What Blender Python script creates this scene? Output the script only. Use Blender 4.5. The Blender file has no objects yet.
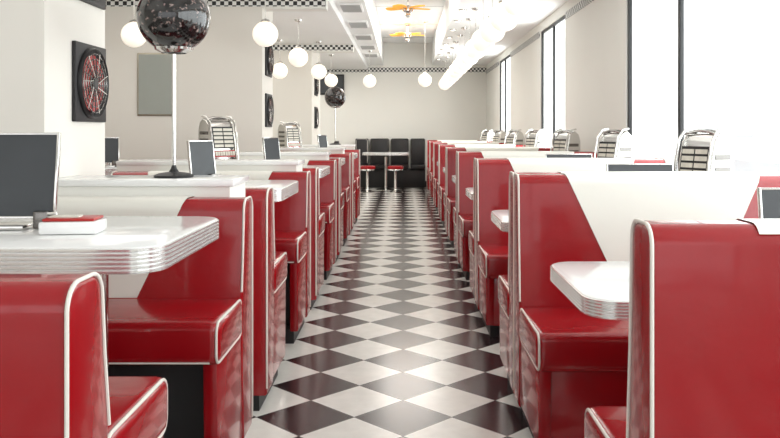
import bpy, bmesh, math, random
from mathutils import Vector, Matrix
random.seed(3)
S=bpy.context.scene
C=S.collection
# ------------------------------------------------------------ materials
def mat(name,col,rough=.5,metal=0,emis=0,coat=0,noise=0,nscale=8,bump=0,bscale=60,spec=.5):
    m=bpy.data.materials.new(name); m.use_nodes=True
    nt=m.node_tree; b=nt.nodes['Principled BSDF']
    c=(col[0],col[1],col[2],1)
    b.inputs['Base Color'].default_value=c
    b.inputs['Roughness'].default_value=rough
    b.inputs['Metallic'].default_value=metal
    b.inputs['Specular IOR Level'].default_value=spec
    b.inputs['Coat Weight'].default_value=coat
    b.inputs['Coat Roughness'].default_value=.07
    if emis:
        b.inputs['Emission Color'].default_value=c
        b.inputs['Emission Strength'].default_value=emis
    tc=nt.nodes.new('ShaderNodeTexCoord')
    if noise:
        n=nt.nodes.new('ShaderNodeTexNoise'); n.inputs['Scale'].default_value=nscale; n.inputs['Detail'].default_value=4
        nt.links.new(tc.outputs['Object'],n.inputs['Vector'])
        mx=nt.nodes.new('ShaderNodeMix'); mx.data_type='RGBA'
        mx.inputs[6].default_value=tuple(max(0,x*(1-noise)) for x in col)+(1,)
        mx.inputs[7].default_value=tuple(min(1,x*(1+noise)) for x in col)+(1,)
        nt.links.new(n.outputs['Fac'],mx.inputs[0]); nt.links.new(mx.outputs[2],b.inputs['Base Color'])
    if bump:
        n=nt.nodes.new('ShaderNodeTexNoise'); n.inputs['Scale'].default_value=bscale; n.inputs['Detail'].default_value=3
        nt.links.new(tc.outputs['Object'],n.inputs['Vector'])
        bp=nt.nodes.new('ShaderNodeBump'); bp.inputs['Strength'].default_value=bump; bp.inputs['Distance'].default_value=.01
        nt.links.new(n.outputs['Fac'],bp.inputs['Height']); nt.links.new(bp.outputs['Normal'],b.inputs['Normal'])
    return m
RED=mat('red_vinyl',(.285,.0025,.006),.27,coat=.4,noise=.12,nscale=5,bump=.36,bscale=9,spec=.4)
WHV=mat('white_vinyl',(.77,.755,.69),.4,bump=.08,bscale=16)
PIPE=mat('white_piping',(.72,.68,.62),.4)
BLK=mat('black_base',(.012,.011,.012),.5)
LAM=mat('white_laminate',(.84,.84,.83),.12,noise=.02,nscale=4)
EDGE=mat('ribbed_edge',(.90,.90,.89),.20,metal=.8)
CHR=mat('chrome',(.66,.65,.63),.14,metal=1)
CHRD=mat('smoked_chrome',(.18,.17,.16),.2,metal=1)
WALL=mat('painted_wall',(.80,.77,.71),.75,noise=.025,nscale=2)
WALL2=mat('painted_wall_back',(.86,.85,.80),.75,noise=.02,nscale=2)
CEIL=mat('ceiling_paint',(.91,.91,.895),.8,noise=.01,nscale=3)
FRM=mat('black_frame',(.01,.01,.011),.4)
GLOBE=mat('opal_globe',(1,.92,.80),.3,emis=.58)
BOARD=mat('slate_board',(.040,.045,.050),.45,noise=.3,nscale=6)
MIRR=mat('grey_mirror',(.42,.45,.42),.2,metal=.3)
GOLD=mat('brass_frame',(.42,.38,.30),.3,metal=.8)
ORNG=mat('orange_blade_lit',(.95,.40,.03),.4,emis=.35)  # mild emission painted in so the fan blades look lit; not a lamp
PAPER=mat('title_cards',(.65,.62,.54),.5,noise=.2,nscale=40)
DKRED=mat('red_plastic',(.40,.015,.012),.3)
VENT=mat('vent_grey',(.45,.45,.44),.6)
GLOWL=mat('downlight_glow',(1,.95,.85),.5,emis=5)
GROUND=mat('street_paving',(.6,.6,.6),.8,noise=.1)
FACADE=mat('pale_render',(.9,.91,.93),.8,noise=.05)
def ballmat():
    m=mat('speckled_black',(.01,.01,.01),.10,coat=.5); nt=m.node_tree;b=nt.nodes['Principled BSDF']
    tc=nt.nodes.new('ShaderNodeTexCoord')
    v=nt.nodes.new('ShaderNodeTexNoise'); v.inputs['Scale'].default_value=55; v.inputs['Detail'].default_value=4
    r=nt.nodes.new('ShaderNodeValToRGB'); e=r.color_ramp.elements
    e[0].position=.58; e[0].color=(.008,.007,.007,1); e[1].position=.68; e[1].color=(.30,.22,.20,1)
    nt.links.new(tc.outputs['Object'],v.inputs['Vector']); nt.links.new(v.outputs['Fac'],r.inputs['Fac']); nt.links.new(r.outputs['Color'],b.inputs['Base Color'])
    return m
BALL=ballmat()
def checker(name,c1,c2,kind):
    m=bpy.data.materials.new(name); m.use_nodes=True; nt=m.node_tree; b=nt.nodes['Principled BSDF']
    g=nt.nodes.new('ShaderNodeNewGeometry'); sep=nt.nodes.new('ShaderNodeSeparateXYZ'); nt.links.new(g.outputs['Position'],sep.inputs[0])
    def M(op,a,bb):
        n=nt.nodes.new('ShaderNodeMath'); n.operation=op
        for i,v in enumerate((a,bb)):
            if isinstance(v,(int,float)): n.inputs[i].default_value=v
            else: nt.links.new(v,n.inputs[i])
        return n.outputs[0]
    comb=nt.nodes.new('ShaderNodeCombineXYZ')
    if kind=='floor':
        D=.41; Y0=3.30
        y=M('SUBTRACT',sep.outputs[1],Y0)
        u=M('ADD',M('DIVIDE',M('ADD',sep.outputs[0],y),D),.5)
        v=M('ADD',M('DIVIDE',M('SUBTRACT',sep.outputs[0],y),D),.5)
        def gr(t):
            f=M('FRACT',t,0); d=M('ABSOLUTE',M('SUBTRACT',f,.5),0); return M('GREATER_THAN',d,.492)
        grout=M('MAXIMUM',gr(u),gr(v))
    else:
        cs=.04
        u=M('DIVIDE',M('ADD',sep.outputs[0],sep.outputs[1]),cs); v=M('DIVIDE',sep.outputs[2],cs); grout=None
    nt.links.new(u,comb.inputs[0]); nt.links.new(v,comb.inputs[1]); comb.inputs[2].default_value=.5
    ck=nt.nodes.new('ShaderNodeTexChecker'); ck.inputs['Scale'].default_value=1
    ck.inputs['Color1'].default_value=c2; ck.inputs['Color2'].default_value=c1
    nt.links.new(comb.outputs[0],ck.inputs['Vector'])
    out=ck.outputs['Color']
    if kind=='floor':
        n=nt.nodes.new('ShaderNodeTexNoise'); n.inputs['Scale'].default_value=14; n.inputs['Detail'].default_value=5; nt.links.new(g.outputs['Position'],n.inputs['Vector'])
        mr=nt.nodes.new('ShaderNodeMapRange'); mr.inputs[3].default_value=.86; mr.inputs[4].default_value=1.1; nt.links.new(n.outputs['Fac'],mr.inputs[0])
        mm=nt.nodes.new('ShaderNodeMix'); mm.data_type='RGBA'; mm.blend_type='MULTIPLY'; mm.inputs[0].default_value=1
        nt.links.new(out,mm.inputs[6]); nt.links.new(mr.outputs[0],mm.inputs[7])
        m2=nt.nodes.new('ShaderNodeMix'); m2.data_type='RGBA'; nt.links.new(grout,m2.inputs[0]); nt.links.new(mm.outputs[2],m2.inputs[6]); m2.inputs[7].default_value=(.12,.11,.10,1)
        out=m2.outputs[2]
        b.inputs['Roughness'].default_value=.2
    nt.links.new(out,b.inputs['Base Color'])
    return m
FLOOR=checker('checker_floor',(.028,.015,.017,1),(.76,.745,.70,1),'floor')
BORD=checker('checker_border',(.02,.02,.02,1),(.85,.85,.82,1),'b')
# ------------------------------------------------------------ mesh builder
class MB:
    def __init__(s): s.bm=bmesh.new(); s.mats=[]
    def mi(s,m):
        if m not in s.mats: s.mats.append(m)
        return s.mats.index(m)
    def merge(s,b,m,smooth=False,M=None):
        i=s.mi(m)
        if M is not None: b.transform(M)
        bmesh.ops.recalc_face_normals(b,faces=b.faces)
        for f in b.faces: f.material_index=i; f.smooth=smooth
        t=bpy.data.meshes.new('t'); b.to_mesh(t); b.free(); s.bm.from_mesh(t); bpy.data.meshes.remove(t)
    def box(s,lo,hi,m,bev=0,seg=2,M=None):
        lo2=[min(a,b) for a,b in zip(lo,hi)]; hi2=[max(a,b) for a,b in zip(lo,hi)]
        b=bmesh.new(); bmesh.ops.create_cube(b,size=1)
        for v in b.verts: v.co=Vector([lo2[i]+(v.co[i]+.5)*(hi2[i]-lo2[i]) for i in range(3)])
        if bev: bmesh.ops.bevel(b,geom=b.edges[:],offset=bev,segments=seg,affect='EDGES',profile=.5)
        s.merge(b,m,bool(bev),M)
    def prism(s,pts,axis,a,bb,m,bev=0,seg=2,M=None,smooth=None):
        b=bmesh.new()
        def P(p,t): return {'x':(t,p[0],p[1]),'z':(p[0],p[1],t),'y':(p[0],t,p[1])}[axis]
        v1=[b.verts.new(P(p,a)) for p in pts]; v2=[b.verts.new(P(p,bb)) for p in pts]
        f1=b.faces.new(v1); f2=b.faces.new(v2)
        n=len(pts)
        for i in range(n): b.faces.new((v1[i],v1[(i+1)%n],v2[(i+1)%n],v2[i]))
        bmesh.ops.recalc_face_normals(b,faces=b.faces)
        if bev:
            es=list(set(list(f1.edges)+list(f2.edges))); bmesh.ops.bevel(b,geom=es,offset=bev,segments=seg,affect='EDGES',profile=.5)
        s.merge(b,m,bool(bev) if smooth is None else smooth,M)
    def lathe(s,prof,c,m,n=24,axis='z',M=None,smooth=True):
        b=bmesh.new(); rings=[]
        for r,z in prof:
            ring=[]
            if r<1e-6: ring=[b.verts.new((0,0,z))]
            else: ring=[b.verts.new((r*math.cos(2*math.pi*i/n),r*math.sin(2*math.pi*i/n),z)) for i in range(n)]
            rings.append(ring)
        for a,d in zip(rings,rings[1:]):
            if len(a)==1 and len(d)==1: continue
            for i in range(n):
                j=(i+1)%n
                if len(a)==1: b.faces.new((a[0],d[i],d[j]))
                elif len(d)==1: b.faces.new((a[i],a[j],d[0]))
                else: b.faces.new((a[i],a[j],d[j],d[i]))
        R=Matrix.Identity(4)
        if axis=='x': R=Matrix.Rotation(math.pi/2,4,'Y')
        if axis=='y': R=Matrix.Rotation(-math.pi/2,4,'X')
        b.transform(Matrix.Translation(c)@R)
        s.merge(b,m,smooth,M)
    def cyl(s,c,r,z0,z1,m,n=20,axis='z',M=None):
        s.lathe([(0,z0),(r,z0),(r,z1),(0,z1)],c,m,n,axis,M)
    def sphere(s,c,r,m,n=24,M=None):
        prof=[(r*math.sin(math.pi*i/(n//2)),-r*math.cos(math.pi*i/(n//2))) for i in range(n//2+1)]
        prof[0]=(0,-r); prof[-1]=(0,r)
        s.lathe(prof,c,m,n,M=M)
    def tube(s,pts,r,m,n=8,closed=False,M=None):
        b=bmesh.new(); pts=[Vector(p) for p in pts]; N=len(pts); rings=[]
        for i,p in enumerate(pts):
            if closed: t=(pts[(i+1)%N]-pts[i-1])
            else: t=pts[min(i+1,N-1)]-pts[max(i-1,0)]
            t.normalize()
            ref=Vector((1,0,0)) if abs(t.x)<.9 else Vector((0,0,1))
            a=t.cross(ref).normalized(); c2=t.cross(a).normalized()
            rings.append([b.verts.new(p+a*r*math.cos(2*math.pi*k/n)+c2*r*math.sin(2*math.pi*k/n)) for k in range(n)])
        for i in range(N if closed else N-1):
            A=rings[i];B=rings[(i+1)%N]
            for k in range(n): b.faces.new((A[k],A[(k+1)%n],B[(k+1)%n],B[k]))
        if not closed:
            b.faces.new(rings[0]); b.faces.new(rings[-1])
        s.merge(b,m,True,M)
    def surf(s,rows,m,smooth=True):
        b=bmesh.new(); R=[[b.verts.new(p) for p in r] for r in rows]
        for a,c in zip(R,R[1:]):
            for i in range(len(a)-1): b.faces.new((a[i],a[i+1],c[i+1],c[i]))
        s.merge(b,m,smooth)
    def loft(s,loops,m,cap=True,smooth=False):
        b=bmesh.new(); R=[[b.verts.new(p) for p in r] for r in loops]; n=len(R[0])
        for a,c in zip(R,R[1:]):
            for i in range(n): b.faces.new((a[i],a[(i+1)%n],c[(i+1)%n],c[i]))
        if cap: b.faces.new(R[0]); b.faces.new(R[-1])
        s.merge(b,m,smooth)
    def mesh(s,name,flip=None):
        me=bpy.data.meshes.new(name)
        if flip:
            s.bm.transform(Matrix.Diagonal((flip[0],flip[1],1,1)))
            if flip[0]*flip[1]<0: bmesh.ops.reverse_faces(s.bm,faces=s.bm.faces)
        s.bm.to_mesh(me); s.bm.free()
        for m in s.mats: me.materials.append(m)
        try: me.set_sharp_from_angle(angle=math.radians(40))
        except Exception: pass
        return me
def put(name,me,loc=(0,0,0),rot=(0,0,0)):
    o=bpy.data.objects.new(name,me); o.location=loc; o.rotation_euler=rot; C.objects.link(o); return o
def simple_box(name,lo,hi,m,bev=0):
    b=MB(); b.box(lo,hi,m,bev); return put(name,b.mesh(name))
# ------------------------------------------------------------ booth
def booth_mesh(w,hs,hb,t,ds,red_front,edge=.2,flip=(1,1)):
    b=MB()
    r=t*.30
    prof=[(t,.07),(t,hb-r)]
    for i in range(1,6):
        a=math.pi/2*i/6; prof.append((t-r+r*math.cos(a),hb-r+r*math.sin(a)))
    prof+= [(t-r,hb),(r,hb)]
    for i in range(1,6):
        a=math.pi/2*i/6; prof.append((r-r*math.sin(a),hb-r+r*math.cos(a)))
    prof+=[(0,hb-r),(-.012,(hb+hs)/2),(-.035,hs+.02),(-.04,hs-.1),(-.0,.07)]
    b.prism(prof,'x',.004,w-.004,RED,bev=.012,seg=3)
    PR=.0042
    for x in (.005,w-.005):
        pts=[(x,y,z) for y,z in prof[1:-2]]
        pts=[(x,t,.1)]+pts
        b.tube(pts,PR,PIPE,8)
    path=[(-.035,hs-.0),( -.035,hs+.02),(-.012,(hb+hs)/2),(0,hb-r)]
    for i in range(5,0,-1):
        a=math.pi/2*i/6; path.append((r-r*math.sin(a),hb-r+r*math.cos(a)))
    path+=[(r,hb),(t-r,hb)]
    for i in range(5,1,-1):
        a=math.pi/2*i/6; path.append((t-r+r*math.cos(a),hb-r+r*math.sin(a)))
    rows=[]; nF=4
    for k,(y,z) in enumerate(path):
        if k<=nF: off=(y-.004,z)
        else: off=(y+( -.003 if y<t/2 else .003),z+.003)
        e=edge+max(0,(hb-z))*.46 if y<t/2 else edge
        rows.append([(e,off[0],off[1]),(w-e,off[0],off[1])])
    b.surf(rows,WHV)
    c=bmesh.new()
    y0,y1=-ds-.03,-.025; zt,zb=hs,hs-.14
    bmesh.ops.create_cube(c,size=1)
    for v in c.verts: v.co=Vector((w*(v.co.x+.5), y0+(v.co.y+.5)*(y1-y0), zb+(v.co.z+.5)*(zt-zb)))
    bmesh.ops.bevel(c,geom=c.edges[:],offset=.03,segments=4,affect='EDGES',profile=.5)
    b.merge(c,RED,True)
    def rr(y0,y1,z0,z1,r,x):
        P=[]
        for (cy,cz,a0) in ((y1-r,z1-r,0),(y0+r,z1-r,90),(y0+r,z0+r,180),(y1-r,z0+r,270)):
            for i in range(5):
                a=math.radians(a0+i*22.5); P.append((x,cy+r*math.cos(a),cz+r*math.sin(a)))
        return P
    for x in (.009,w-.009):
        b.tube(rr(y0+.005,y1,zb+.005,zt-.005,.035,x),PR,PIPE,8,closed=True)
    b.tube([(.03,y0+.006,zb+.012),(w-.03,y0+.006,zb+.012)],PR*.8,PIPE if not red_front else RED,8)
    for x in (.008,w-.058):
        b.prism([(y0+.035,.08),(y0+.02,zb+.02),(t-.01,zb+.02),(t-.01,.08)],'x',x,x+.05,RED,bev=.012)
    b.box((.05,y0+(.04 if red_front else .16),.075 if red_front else .0),(w-.05,t-.02,zb+.02),RED if red_front else BLK,bev=.004)  # left booths: black colour stands in for shade in the recessed base
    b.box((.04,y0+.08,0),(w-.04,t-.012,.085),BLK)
    return b.mesh('booth',flip)
LX=-.576; RX=.468
LHS,LHB=.60,.95; RHS,RHB=.49,1.02
LB  =booth_mesh(1.2,LHS,LHB,.16,.38,False,.22,(-1,1))
LBn =booth_mesh(.80,LHS,LHB,.16,.38,False,.22,(-1,1))
LBr =booth_mesh(1.2,LHS,LHB,.16,.40,False,.22,(-1,-1))
LBa =booth_mesh(1.2,LHS,.932,.16,.40,False,.22,(-1,-1))
LBrn=booth_mesh(.80,LHS,LHB,.16,.40,False,.22,(-1,-1))
RB  =booth_mesh(1.2,RHS,RHB,.13,.44,True,.2,(1,1))
RBr =booth_mesh(1.2,RHS,RHB,.13,.40,True,.21,(1,-1))
N='diner_booth_bench'
put(N,LBa,(LX,1.36+.16,0))
kL=[2.87+1.9*k for k in range(5)]
for k,y in enumerate(kL):
    put(N,LBn if k==3 else LB,(LX,y,0))
    if k<4: put(N,LBrn if k in(0,2) else LBr,(LX,y+.49+.16,0))
    xe=-1.388 if k==0 else -1.80
    b=MB(); b.box((-.67,y+.175,0),(xe,y+.475,.985),WALL2); b.box((-.655,y+.165,.985),(xe,y+.485,1.012),LAM,bev=.004)
    put('knee_wall_partition',b.mesh('knee_wall'))
for y in (4.77,6.67):
    put(N,LB,(-2.15,y,0))
    if y<6: put(N,LBr,(-2.15,y+.65,0))
kR=[3.22+1.75*k for k in range(8)]
put(N,RBr,(RX,1.625,0))
for k,y in enumerate(kR):
    put(N,RB,(RX,y,0))
    if k<7: put(N,RBr,(RX,y+.13+.135,0))
# ------------------------------------------------------------ tables
def rrect(hx,hy,r,off,z,n=8):
    P=[]; hx+=off;hy+=off;r+=off
    for sx,sy,a0 in ((1,1,0),(-1,1,90),(-1,-1,180),(1,-1,270)):
        for i in range(n+1):
            a=math.radians(a0+90*i/n); P.append((sx*(hx-r)+r*math.cos(a),sy*(hy-r)+r*math.sin(a),z))
    return P
def table_mesh(L,Wd,H,th,r,cols):
    b=MB(); hx,hy=L/2,Wd/2
    loops=[rrect(hx,hy,r,-.02,H-th),rrect(hx,hy,r,-.004,H-th)]
    nr=6
    for i in range(nr):
        z0=H-th+th*i/nr; dz=th/nr
        loops+= [rrect(hx,hy,r,-.0045,z0+.0005),rrect(hx,hy,r,.001,z0+dz*.3),rrect(hx,hy,r,.001,z0+dz*.75)]
    loops+=[rrect(hx,hy,r,-.003,H-.0005)]
    b.loft(loops,EDGE)
    b.loft([rrect(hx,hy,r,-.004,H-.003),rrect(hx,hy,r,-.004,H+.001),rrect(hx,hy,r,-.007,H+.0025)],LAM)
    for cx in cols:
        b.lathe([(0,0),(.2,0),(.2,.008),(.06,.03),(.032,.05),(.026,.08),(.026,H-th-.04),(.06,H-th-.02),(.12,H-th),(0,H-th)],(cx,0,0),CHR,24)
    return b.mesh('table')
LT=table_mesh(1.15,.70,.92,.062,.09,(.30,)); LTn=table_mesh(.77,.62,.92,.062,.09,(.1,))
RT=table_mesh(1.17,.62,.756,.05,.09,(-.1,))
for k in range(5):
    y=2.22+1.9*k
    if k==3: put('diner_table',LTn,(-.6-.385,7.95,0))
    else: put('diner_table',LT,(-.583-.575,y,0))
put('diner_table',LT,(-2.17-.575,6.02,0))
RTY=[2.36+1.75*k for k in range(8)]
for y in RTY: put('diner_table',RT,(.485+.585,y,0))
# ------------------------------------------------------------ jukebox selectors (face +x in local)
def juke(k):
    b=MB(); w=.115
    prof=[(-.09,0),(.09,0),(.10,.05*k),(.075,.20*k),(.05,.29*k),(.02,.325*k),(-.03,.335*k),(-.07,.31*k),(-.09,.26*k)]
    b.prism(prof,'y',-w,w,CHR,bev=.014,seg=3)
    a0=Vector((.10,0,.05*k)); c0=Vector((.054,0,.285*k)); d=(c0-a0).normalized(); nrm=Vector((d.z,0,-d.x))
    def fp(t,out): return a0.lerp(c0,t)+nrm*out
    def plate(t0,t1,y0,y1,out,m,th=.006):
        p=[fp(t0,out-th),fp(t0,out),fp(t1,out),fp(t1,out-th)]
        b.prism([(q.x,q.z) for q in p],'y',y0,y1,m)
    plate(.30,.95,-.092,.092,.008,BLK,.012)
    for i in range(5):
        plate(.34+i*.12,.42+i*.12,-.084,-.005,.011,PAPER); plate(.34+i*.12,.42+i*.12,.005,.084,.011,PAPER)
    plate(.05,.25,-.092,.092,.007,DKRED,.012)
    for i in range(8): plate(.09,.21,-.086+i*.022,-.07+i*.022,.016,PAPER,.01)
    for s in (-1,1):
        for i in range(4):
            z=.07*k+i*.05*k
            b.box((-.06,s*(w-.004),z),(.05,s*(w+.004),z+.022*k),CHRD,bev=.002)
        b.tube([(.114,s*(w-.004),.01),(.114,s*(w-.004),.06*k),(.092,s*(w-.004),.2*k),(.066,s*(w-.004),.3*k),(.02,s*(w-.004),.343*k),(-.035,s*(w-.004),.35*k)],.008,CHR,8)
    for j,off in enumerate((0,.03,.06)):
        b.tube([(.03-off,-w+.01+ (w*2-.02)*i/10,.325*k+.018*math.sin(math.pi*i/10)) for i in range(11)],.007,CHR if j!=1 else CHRD,8)
    b.box((-.08,-.1,-.012),(.08,.1,.002),BLK)
    return b.mesh('juke')
JKR=juke(1.27); JKL=juke(1.08)
for y in RTY: put('tabletop_jukebox',JKR,(1.575,y,.772),(0,0,math.pi+.45))
for y in (6.02,9.82,): put('tabletop_jukebox',JKL,(-1.42,y,.936),(0,0,-.75))
# ------------------------------------------------------------ menu boards
def board(w,h):
    b=MB()
    T=Matrix.Translation((0,0,.03))@Matrix.Rotation(math.radians(-8),4,'X')
    b.box((-w/2,-.005,0),(w/2,.005,h),BOARD,M=T)
    for x in (-w/2,w/2): b.box((x-.0035,-.008,-.004),(x+.0035,.008,h+.004),CHR,bev=.0015,M=T)
    for z in (0,h): b.box((-w/2,-.008,z-.0035),(w/2,.008,z+.0035),CHR,bev=.0015,M=T)
    b.box((-w*.3,-.05,0),(w*.3,.06,.012),CHR,bev=.003)
    b.cyl((0,0,0),.016,.01,.035,CHR)
    b.box((w/2-.05,-.03,.0),(w/2-.01,.01,.05),CHRD,bev=.004)
    b.tube([(w/2-.03,-.02,.04),(w/2+.015,-.03,.045),(w/2+.02,-.02,.02),(w/2-.02,-.01,.012)],.005,CHR,6)
    return b.mesh('board')
BD=board(.34,.24); BDs=board(.16,.195)
put('menu_board_stand',BD,(-1.165,2.24,.9235),(0,0,.05))
put('menu_board_stand',BDs,(-1.05,4.14,.9235),(0,0,.95))
put('menu_board_stand',BDs,(-2.08,6.05,.9235),(0,0,.4)) if False else put('menu_board_stand',BDs,(-2.27,6.05,.9235),(0,0,.4))
for y in RTY[:3]: put('menu_board_stand',BD,(1.23,y-.05,.7595),(0,0,0))
for y in (6.05,9.9): put('menu_board_stand',BDs,(-1.0,y,.9235),(0,0,.95))
b=MB(); b.box((-.075,-.055,0),(.075,.055,.034),LAM,bev=.006); b.box((-.068,-.048,.034),(.068,.048,.042),DKRED,bev=.004)
b.box((-.06,-.02,.040),(.02,.02,.046),PAPER,bev=.002)
put('condiment_box',b.mesh('cond'),(-.90,2.15,.9235),(0,0,.1))
# ------------------------------------------------------------ black speckled ball stands
b=MB()
b.lathe([(0,0),(.078,0),(.08,.008),(.06,.016),(.02,.022),(.012,.035),(.0075,.05),(.0075,.50),(.03,.505),(.034,.515),(0,.515)],(0,0,0),BLK,28)
b.lathe([(.0078,.04),(.0085,.06),(.0085,.50),(.02,.508)],(0,0,0),CHR,16)
b.sphere((0,0,.65),.146,BALL,40)
b.lathe([(.05,.503),(.075,.515),(.078,.525),(.06,.53)],(0,0,0),CHR,28)
BS=b.mesh('ballstand')
put('speckled_ball_stand',BS,(-.93,3.195,1.013)); put('speckled_ball_stand',BS,(-.93,10.8,1.013))
# ------------------------------------------------------------ room shell
Y0,Y1=-2.5,17.0; XL,XR=-5.0,1.80; ZC=2.62; ZR=3.1
simple_box('floor',(XL-.2,Y0-.2,-.1),(XR+.25,Y1+.2,0),FLOOR)
simple_box('wall_north',(XL-.2,Y1,0),(XR+.25,Y1+.2,ZR+.1),WALL2)
simple_box('wall_west',(XL-.2,Y0,0),(XL,Y1,ZC),WALL)
wins=[(-2.3,6.35,(-.5,1.4,3.3,5.17)),(8.74,10.3,(9.5,)),(13.2,14.7,(14.0,))]
ZS,ZH=.72,2.5
b=MB(); b.box((XR,Y0,0),(XR+.25,Y1,ZS),WALL2); b.box((XR,Y0,ZH),(XR+.25,Y1,ZR+.1),WALL2)
last=Y0
for a,c,_ in wins: b.box((XR,last,ZS),(XR+.25,a,ZH),WALL2); last=c
b.box((XR,last,ZS),(XR+.25,Y1,ZH),WALL2)
put('wall_east',b.mesh('we'))
gm=bpy.data.materials.new('window_glass'); gm.use_nodes=True; nt=gm.node_tree; nt.nodes.clear()
o=nt.nodes.new('ShaderNodeOutputMaterial'); mx=nt.nodes.new('ShaderNodeMixShader'); tr=nt.nodes.new('ShaderNodeBsdfTransparent'); gl=nt.nodes.new('ShaderNodeBsdfGlossy')
gl.inputs['Roughness'].default_value=.02; tr.inputs['Color'].default_value=(.97,.985,.98,1); mx.inputs[0].default_value=.05
nt.links.new(tr.outputs[0],mx.inputs[1]); nt.links.new(gl.outputs[0],mx.inputs[2]); nt.links.new(mx.outputs[0],o.inputs[0])
for i,(a,c,mu) in enumerate(wins):
    b=MB(); f=.038
    x0,x1=XR+.01,XR+.04
    for y in (a,c-f): b.box((x0,y,ZS),(x1,y+f,ZH),FRM,bev=.004)
    for z in (ZS,ZH-f): b.box((x0,a,z),(x1,c,z+f),FRM,bev=.004)
    for y in mu: b.box((x0,y-f/2,ZS),(x1,y+f/2,ZH),FRM,bev=.004)
    b.box((x0+.015,a+f,ZS+f),(x0+.019,c-f,ZH-f),gm)
    b.box((XR-.03,a,ZS-.03),(XR+.008,c,ZS),LAM,bev=.004)
    put('window_%d'%(i+1),b.mesh('win'))
b=MB(); b.box((XL,Y0-.2,0),(XR,Y0,.6),WALL); b.box((XL,Y0-.2,2.5),(XR,Y0,ZR+.1),WALL); b.box((XL,Y0-.2,.6),(XL+.4,Y0,2.5),WALL); b.box((XR-.3,Y0-.2,.6),(XR,Y0,2.5),WALL)
put('wall_south',b.mesh('ws'))
b=MB()
for x in (XL+.4,-3.2,-1.6,0,XR-.35): b.box((x,Y0-.12,.6),(x+.05,Y0-.05,2.5),FRM)
for z in (.6,2.45): b.box((XL+.4,Y0-.12,z),(XR-.3,Y0-.05,z+.05),FRM)
put('window_4',b.mesh('win4'))
def pierwall(name,y0,y1):
    b=MB(); b.box((XL,y0,0),(-1.39,y1,ZC),WALL)
    put(name,b.mesh(name))
pierwall('wall_pier_1',3.05,3.67); pierwall('wall_pier_2',7.77,8.4); pierwall('wall_pier_3',12.0,13.2)
for i,y in enumerate((7.77,12.0)):
    simple_box('trim_%d'%(i+1),(XL,y-.006,2.43),(-.76,y,2.51),BORD)
    simple_box('ceiling_beam',(-1.39,y,2.41),(-.76,y+.2,2.53),WALL2)
simple_box('trim_3',(XL,Y1-.008,2.47),(XR,Y1,2.57),BORD)
simple_box('trim_4',(XR-.008,6.40,2.43),(XR,8.70,2.51),BORD)
simple_box('trim_5',(XR-.008,10.35,2.43),(XR,13.15,2.51),BORD)
simple_box('trim_6',(XR-.008,14.75,2.43),(XR,Y1-.01,2.51),BORD)
simple_box('baseboard_north',(XL,Y1-.02,0),(XR,Y1,.12),BLK)
b=MB(); SX=.62
b.box((XL,Y0,2.53),(-.76,Y1,2.70),CEIL)
b.box((-.76,Y0,ZC),(-.42,Y1,ZC+.6),CEIL)
b.box((-.42,Y0,ZR),(SX,Y1,ZR+.15),CEIL)
b.box((SX,Y0,ZC),(XR,Y1,ZR+.15),CEIL)
for y in range(-2,17,2): b.box((-.42,y-.006,ZR-.004),(SX,y+.006,ZR),VENT)
put('ceiling',b.mesh('ceiling'))
b=MB()
b.box((-.13,-.28,-.02),(.13,.28,0),CEIL,bev=.003)
for i in range(9): b.box((-.11,-.25+i*.058,-.028),(.11,-.225+i*.058,-.018),VENT)
VM=b.mesh('vent')
for y in (6.2,7.6,9.0,10.4,11.8,13.2,14.6): put('ceiling_vent',VM,(-.59,y,ZC))
b=MB(); b.lathe([(0,-.012),(.03,-.012)],(0,0,0),GLOWL,20); b.lathe([(.03,-.014),(.045,-.014),(.048,0),(.03,0),(.03,-.014)],(0,0,0),CHR,20)
DL=b.mesh('dl')
for i in range(11): put('recessed_downlight',DL,(.70,6.5+i*.9,ZC-.001))
# ------------------------------------------------------------ globes
def globe(zc,ztop,r):
    b=MB(); b.sphere((0,0,0),r,GLOBE,32)
    b.lathe([(0,r*.93),(.04,r*.93),(.045,r*1.02),(.03,r*1.15),(.012,r*1.2),(.004,r*1.25),(.004,ztop-zc-.03),(.04,ztop-zc-.02),(.045,ztop-zc),(0,ztop-zc)],(0,0,0),CHR,16)
    return b.mesh('globe')
G1=globe(2.15,ZC,.122); G2=globe(2.08,2.53,.115); G3=globe(2.08,ZR,.115)
y=4.0
while y<16: put('globe_pendant_lamp',G1,(.84,y,2.15)); y+=.85
for x,y in ((-1.25,7.15),(-1.25,9.4),(-1.25,11.7),(-1.25,13.7),(-1.8,11.5),(-2.46,7.2)): put('globe_pendant_lamp',G2,(x,y,2.08))
for x,y in ((.38,13.6),): put('globe_pendant_lamp',G3,(x,y,2.08))
G4=globe(2.08,ZC,.115); put('globe_pendant_lamp',G4,(-.59,13.9,2.08))
# ------------------------------------------------------------ fans
def fan():
    b=MB()
    b.lathe([(0,.2),(.05,.2),(.05,.17),(.012,.15),(.012,.04),(.05,.03),(.075,.0),(.075,-.04),(.04,-.06),(.03,-.07),(.04,-.10),(.025,-.125),(0,-.13)],(0,0,0),CHR,24)
    for k in range(5):
        R=Matrix.Rotation(2*math.pi*k/5+.35,4,'Z')@Matrix.Rotation(math.radians(5),4,'X')
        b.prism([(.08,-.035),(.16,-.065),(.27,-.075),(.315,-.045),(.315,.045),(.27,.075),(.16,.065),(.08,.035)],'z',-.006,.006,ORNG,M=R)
        b.box((.06,-.010,-.011),(.12,.010,-.006),GOLD,M=R)
    return b.mesh('fan')
FN=fan()
put('ceiling_fan',FN,(.07,10.9,ZR-.2)); put('ceiling_fan',FN,(.08,13.9,ZR-.2))
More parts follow.
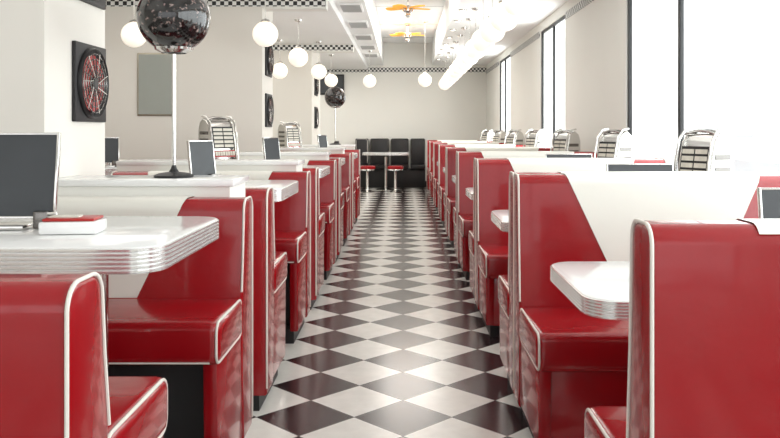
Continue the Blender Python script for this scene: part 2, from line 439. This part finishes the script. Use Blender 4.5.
# ------------------------------------------------------------ framed round grille art on piers
def art():
    b=MB(); s=.17
    b.box((0,-s,-s),(.018,s,s),BLK,bev=.004)
    b.lathe([(0,0),(.13,0),(.145,.012),(.15,.02),(.155,.012),(.155,0)],(.018,0,0),FRM,40,axis='x')
    b.lathe([(0,.004),(.125,.004)],(.018,0,0),DKRED,40,axis='x')
    for rr_ in (.03,.055,.08,.105,.13):
        b.tube([(.034,rr_*math.cos(2*math.pi*i/36),rr_*math.sin(2*math.pi*i/36)) for i in range(36)],.0028,CHRD,6,closed=True)
    for k in range(20):
        a=2*math.pi*k/20
        b.tube([(.036,.03*math.cos(a),.03*math.sin(a)),(.036,.085*math.cos(a+.25),.085*math.sin(a+.25)),(.036,.138*math.cos(a+.3),.138*math.sin(a+.3))],.0022,FRM if k%3 else CHR,6)
    b.lathe([(0,.02),(.012,.022),(.025,.02),(.028,.0)],(.018,0,0),BLK,20,axis='x')
    return b.mesh('art')
AR=art()
for y in (3.47,8.09,12.5):
    for z in (1.41,1.93): put('round_grille_wall_art',AR,(-1.39,y,z))
b=MB(); b.box((-2.62,7.755,1.35),(-2.26,7.77,1.97),GOLD,bev=.004); b.box((-2.605,7.750,1.365),(-2.275,7.757,1.955),MIRR)
put('wall_mirror',b.mesh('mirror'))
b=MB(); b.box((-1.83,16.95,1.98),(-1.27,16.99,2.42),FRM,bev=.01); b.box((-1.80,16.94,2.01),(-1.30,16.952,2.39),BOARD)
put('wall_television',b.mesh('tv'))
# ------------------------------------------------------------ far end seating
b=MB(); segs=[(-1.02,-.74),(-.70,-.30),(-.26,.12),(.16,.47)]
b.box((-1.05,16.60,0),(.47,16.96,.40),BLK,bev=.02)
for i,(x0,x1) in enumerate(segs):
    b.box((x0,16.80,.40),(x1,16.96,1.04),BLK,bev=.03); b.box((x0,16.52,.40),(x1,16.82,.49),BLK,bev=.025)
    b.tube([(x0+.02,16.795,.52),(x0+.02,16.795,1.0),(x0+.05,16.795,1.03),(x1-.05,16.795,1.03),(x1-.02,16.795,1.0),(x1-.02,16.795,.52)],.006,PIPE if i==0 else CHRD,6)
put('black_banquette',b.mesh('banq'))
def chair():
    b=MB()
    for x in (-.18,.18):
        b.tube([(x,-.18,0),(x*.95,-.17,.45)],.012,CHR,8); b.tube([(x,.2,0),(x*.95,.17,.45),(x*.95,.20,.70),(x*.92,.24,1.0)],.012,CHR,8)
    b.box((-.2,-.2,.44),(.2,.19,.49),BLK,bev=.02)
    b.box((-.18,.185,.62),(.18,.225,1.0),BLK,bev=.018)
    return b.mesh('chair')
CHM=chair()
put('black_dining_chair',CHM,(-1.12,15.95,0),(0,0,math.pi/2))
put('black_dining_chair',CHM,(-1.66,15.5,0),(0,0,math.pi*.9))
FT=table_mesh(.95,.6,.76,.05,.06,(.0,)); put('diner_table',FT,(-.35,16.1,0))
b=MB(); b.lathe([(0,0),(.16,0),(.16,.012),(.04,.04),(.025,.06),(.025,.40),(.08,.42),(.15,.425),(.155,.44),(.15,.45),(0,.45)],(0,0,0),CHR,24)
b.lathe([(0,.448),(.15,.448),(.165,.465),(.165,.50),(.14,.52),(0,.525)],(0,0,0),RED,24)
ST=b.mesh('stool')
for x,y in ((-.7,15.45),(-.15,15.45)): put('red_bar_stool',ST,(x,y,0))
# ------------------------------------------------------------ outside
simple_box('street_ground',(XR+.25,-20,-.12),(40,40,-.02),GROUND)
b=MB(); b.box((14,-20,-.02),(16,40,9),FACADE)
for i in range(12):
    for z in (1,4.2): b.box((13.93,-18+i*4.5,z),(14.0,-16+i*4.5,z+1.9),LAM)
put('street_building',b.mesh('facade'))
# ------------------------------------------------------------ light
w=bpy.data.worlds.new('W'); S.world=w; w.use_nodes=True
w.node_tree.nodes['Background'].inputs[0].default_value=(.97,.985,1,1); w.node_tree.nodes['Background'].inputs[1].default_value=2.0
def area(name,loc,sx,sy,e,col,rot=(0,0,0)):
    l=bpy.data.lights.new(name,'AREA'); l.shape='RECTANGLE'; l.size=sx; l.size_y=sy; l.energy=e; l.color=col
    o=bpy.data.objects.new(name,l); o.location=loc; o.rotation_euler=rot; C.objects.link(o)
for y,e in ((1,3),(5,11),(9,24),(13.3,50)): area('ceiling_fill',(.1,y,3.05),.9,3,e,(1,.97,.92))  # added fill under the raised ceiling for brightness, no fixture behind it
for y,e in ((1.2,13),(5.7,29),(10.2,34),(15,50)): area('bay_ceiling_fill',(-2.6,y,2.5),2.5,2.6,e,(1,.96,.90))  # unseen fill added to brighten the left bays, not a real fixture
for a,c in ((-2,6.3),(8.8,10.3),(13.2,14.7)):
    area('window_daylight',(XR+.3,(a+c)/2,1.6),1.7,c-a,(21 if a<0 else 42)*(c-a),(.96,.985,1),(0,math.radians(90),0))
# ------------------------------------------------------------ camera
cd=bpy.data.cameras.new('cam'); cam=bpy.data.objects.new('camera',cd); C.objects.link(cam)
cam.location=(0,0,1.2); cam.rotation_euler=(math.radians(90),0,0)
cd.sensor_width=36; cd.lens=787/780*36; cd.shift_x=-13/780; cd.shift_y=-88/780; cd.clip_start=.05
S.camera=cam
S.view_settings.view_transform='Standard'
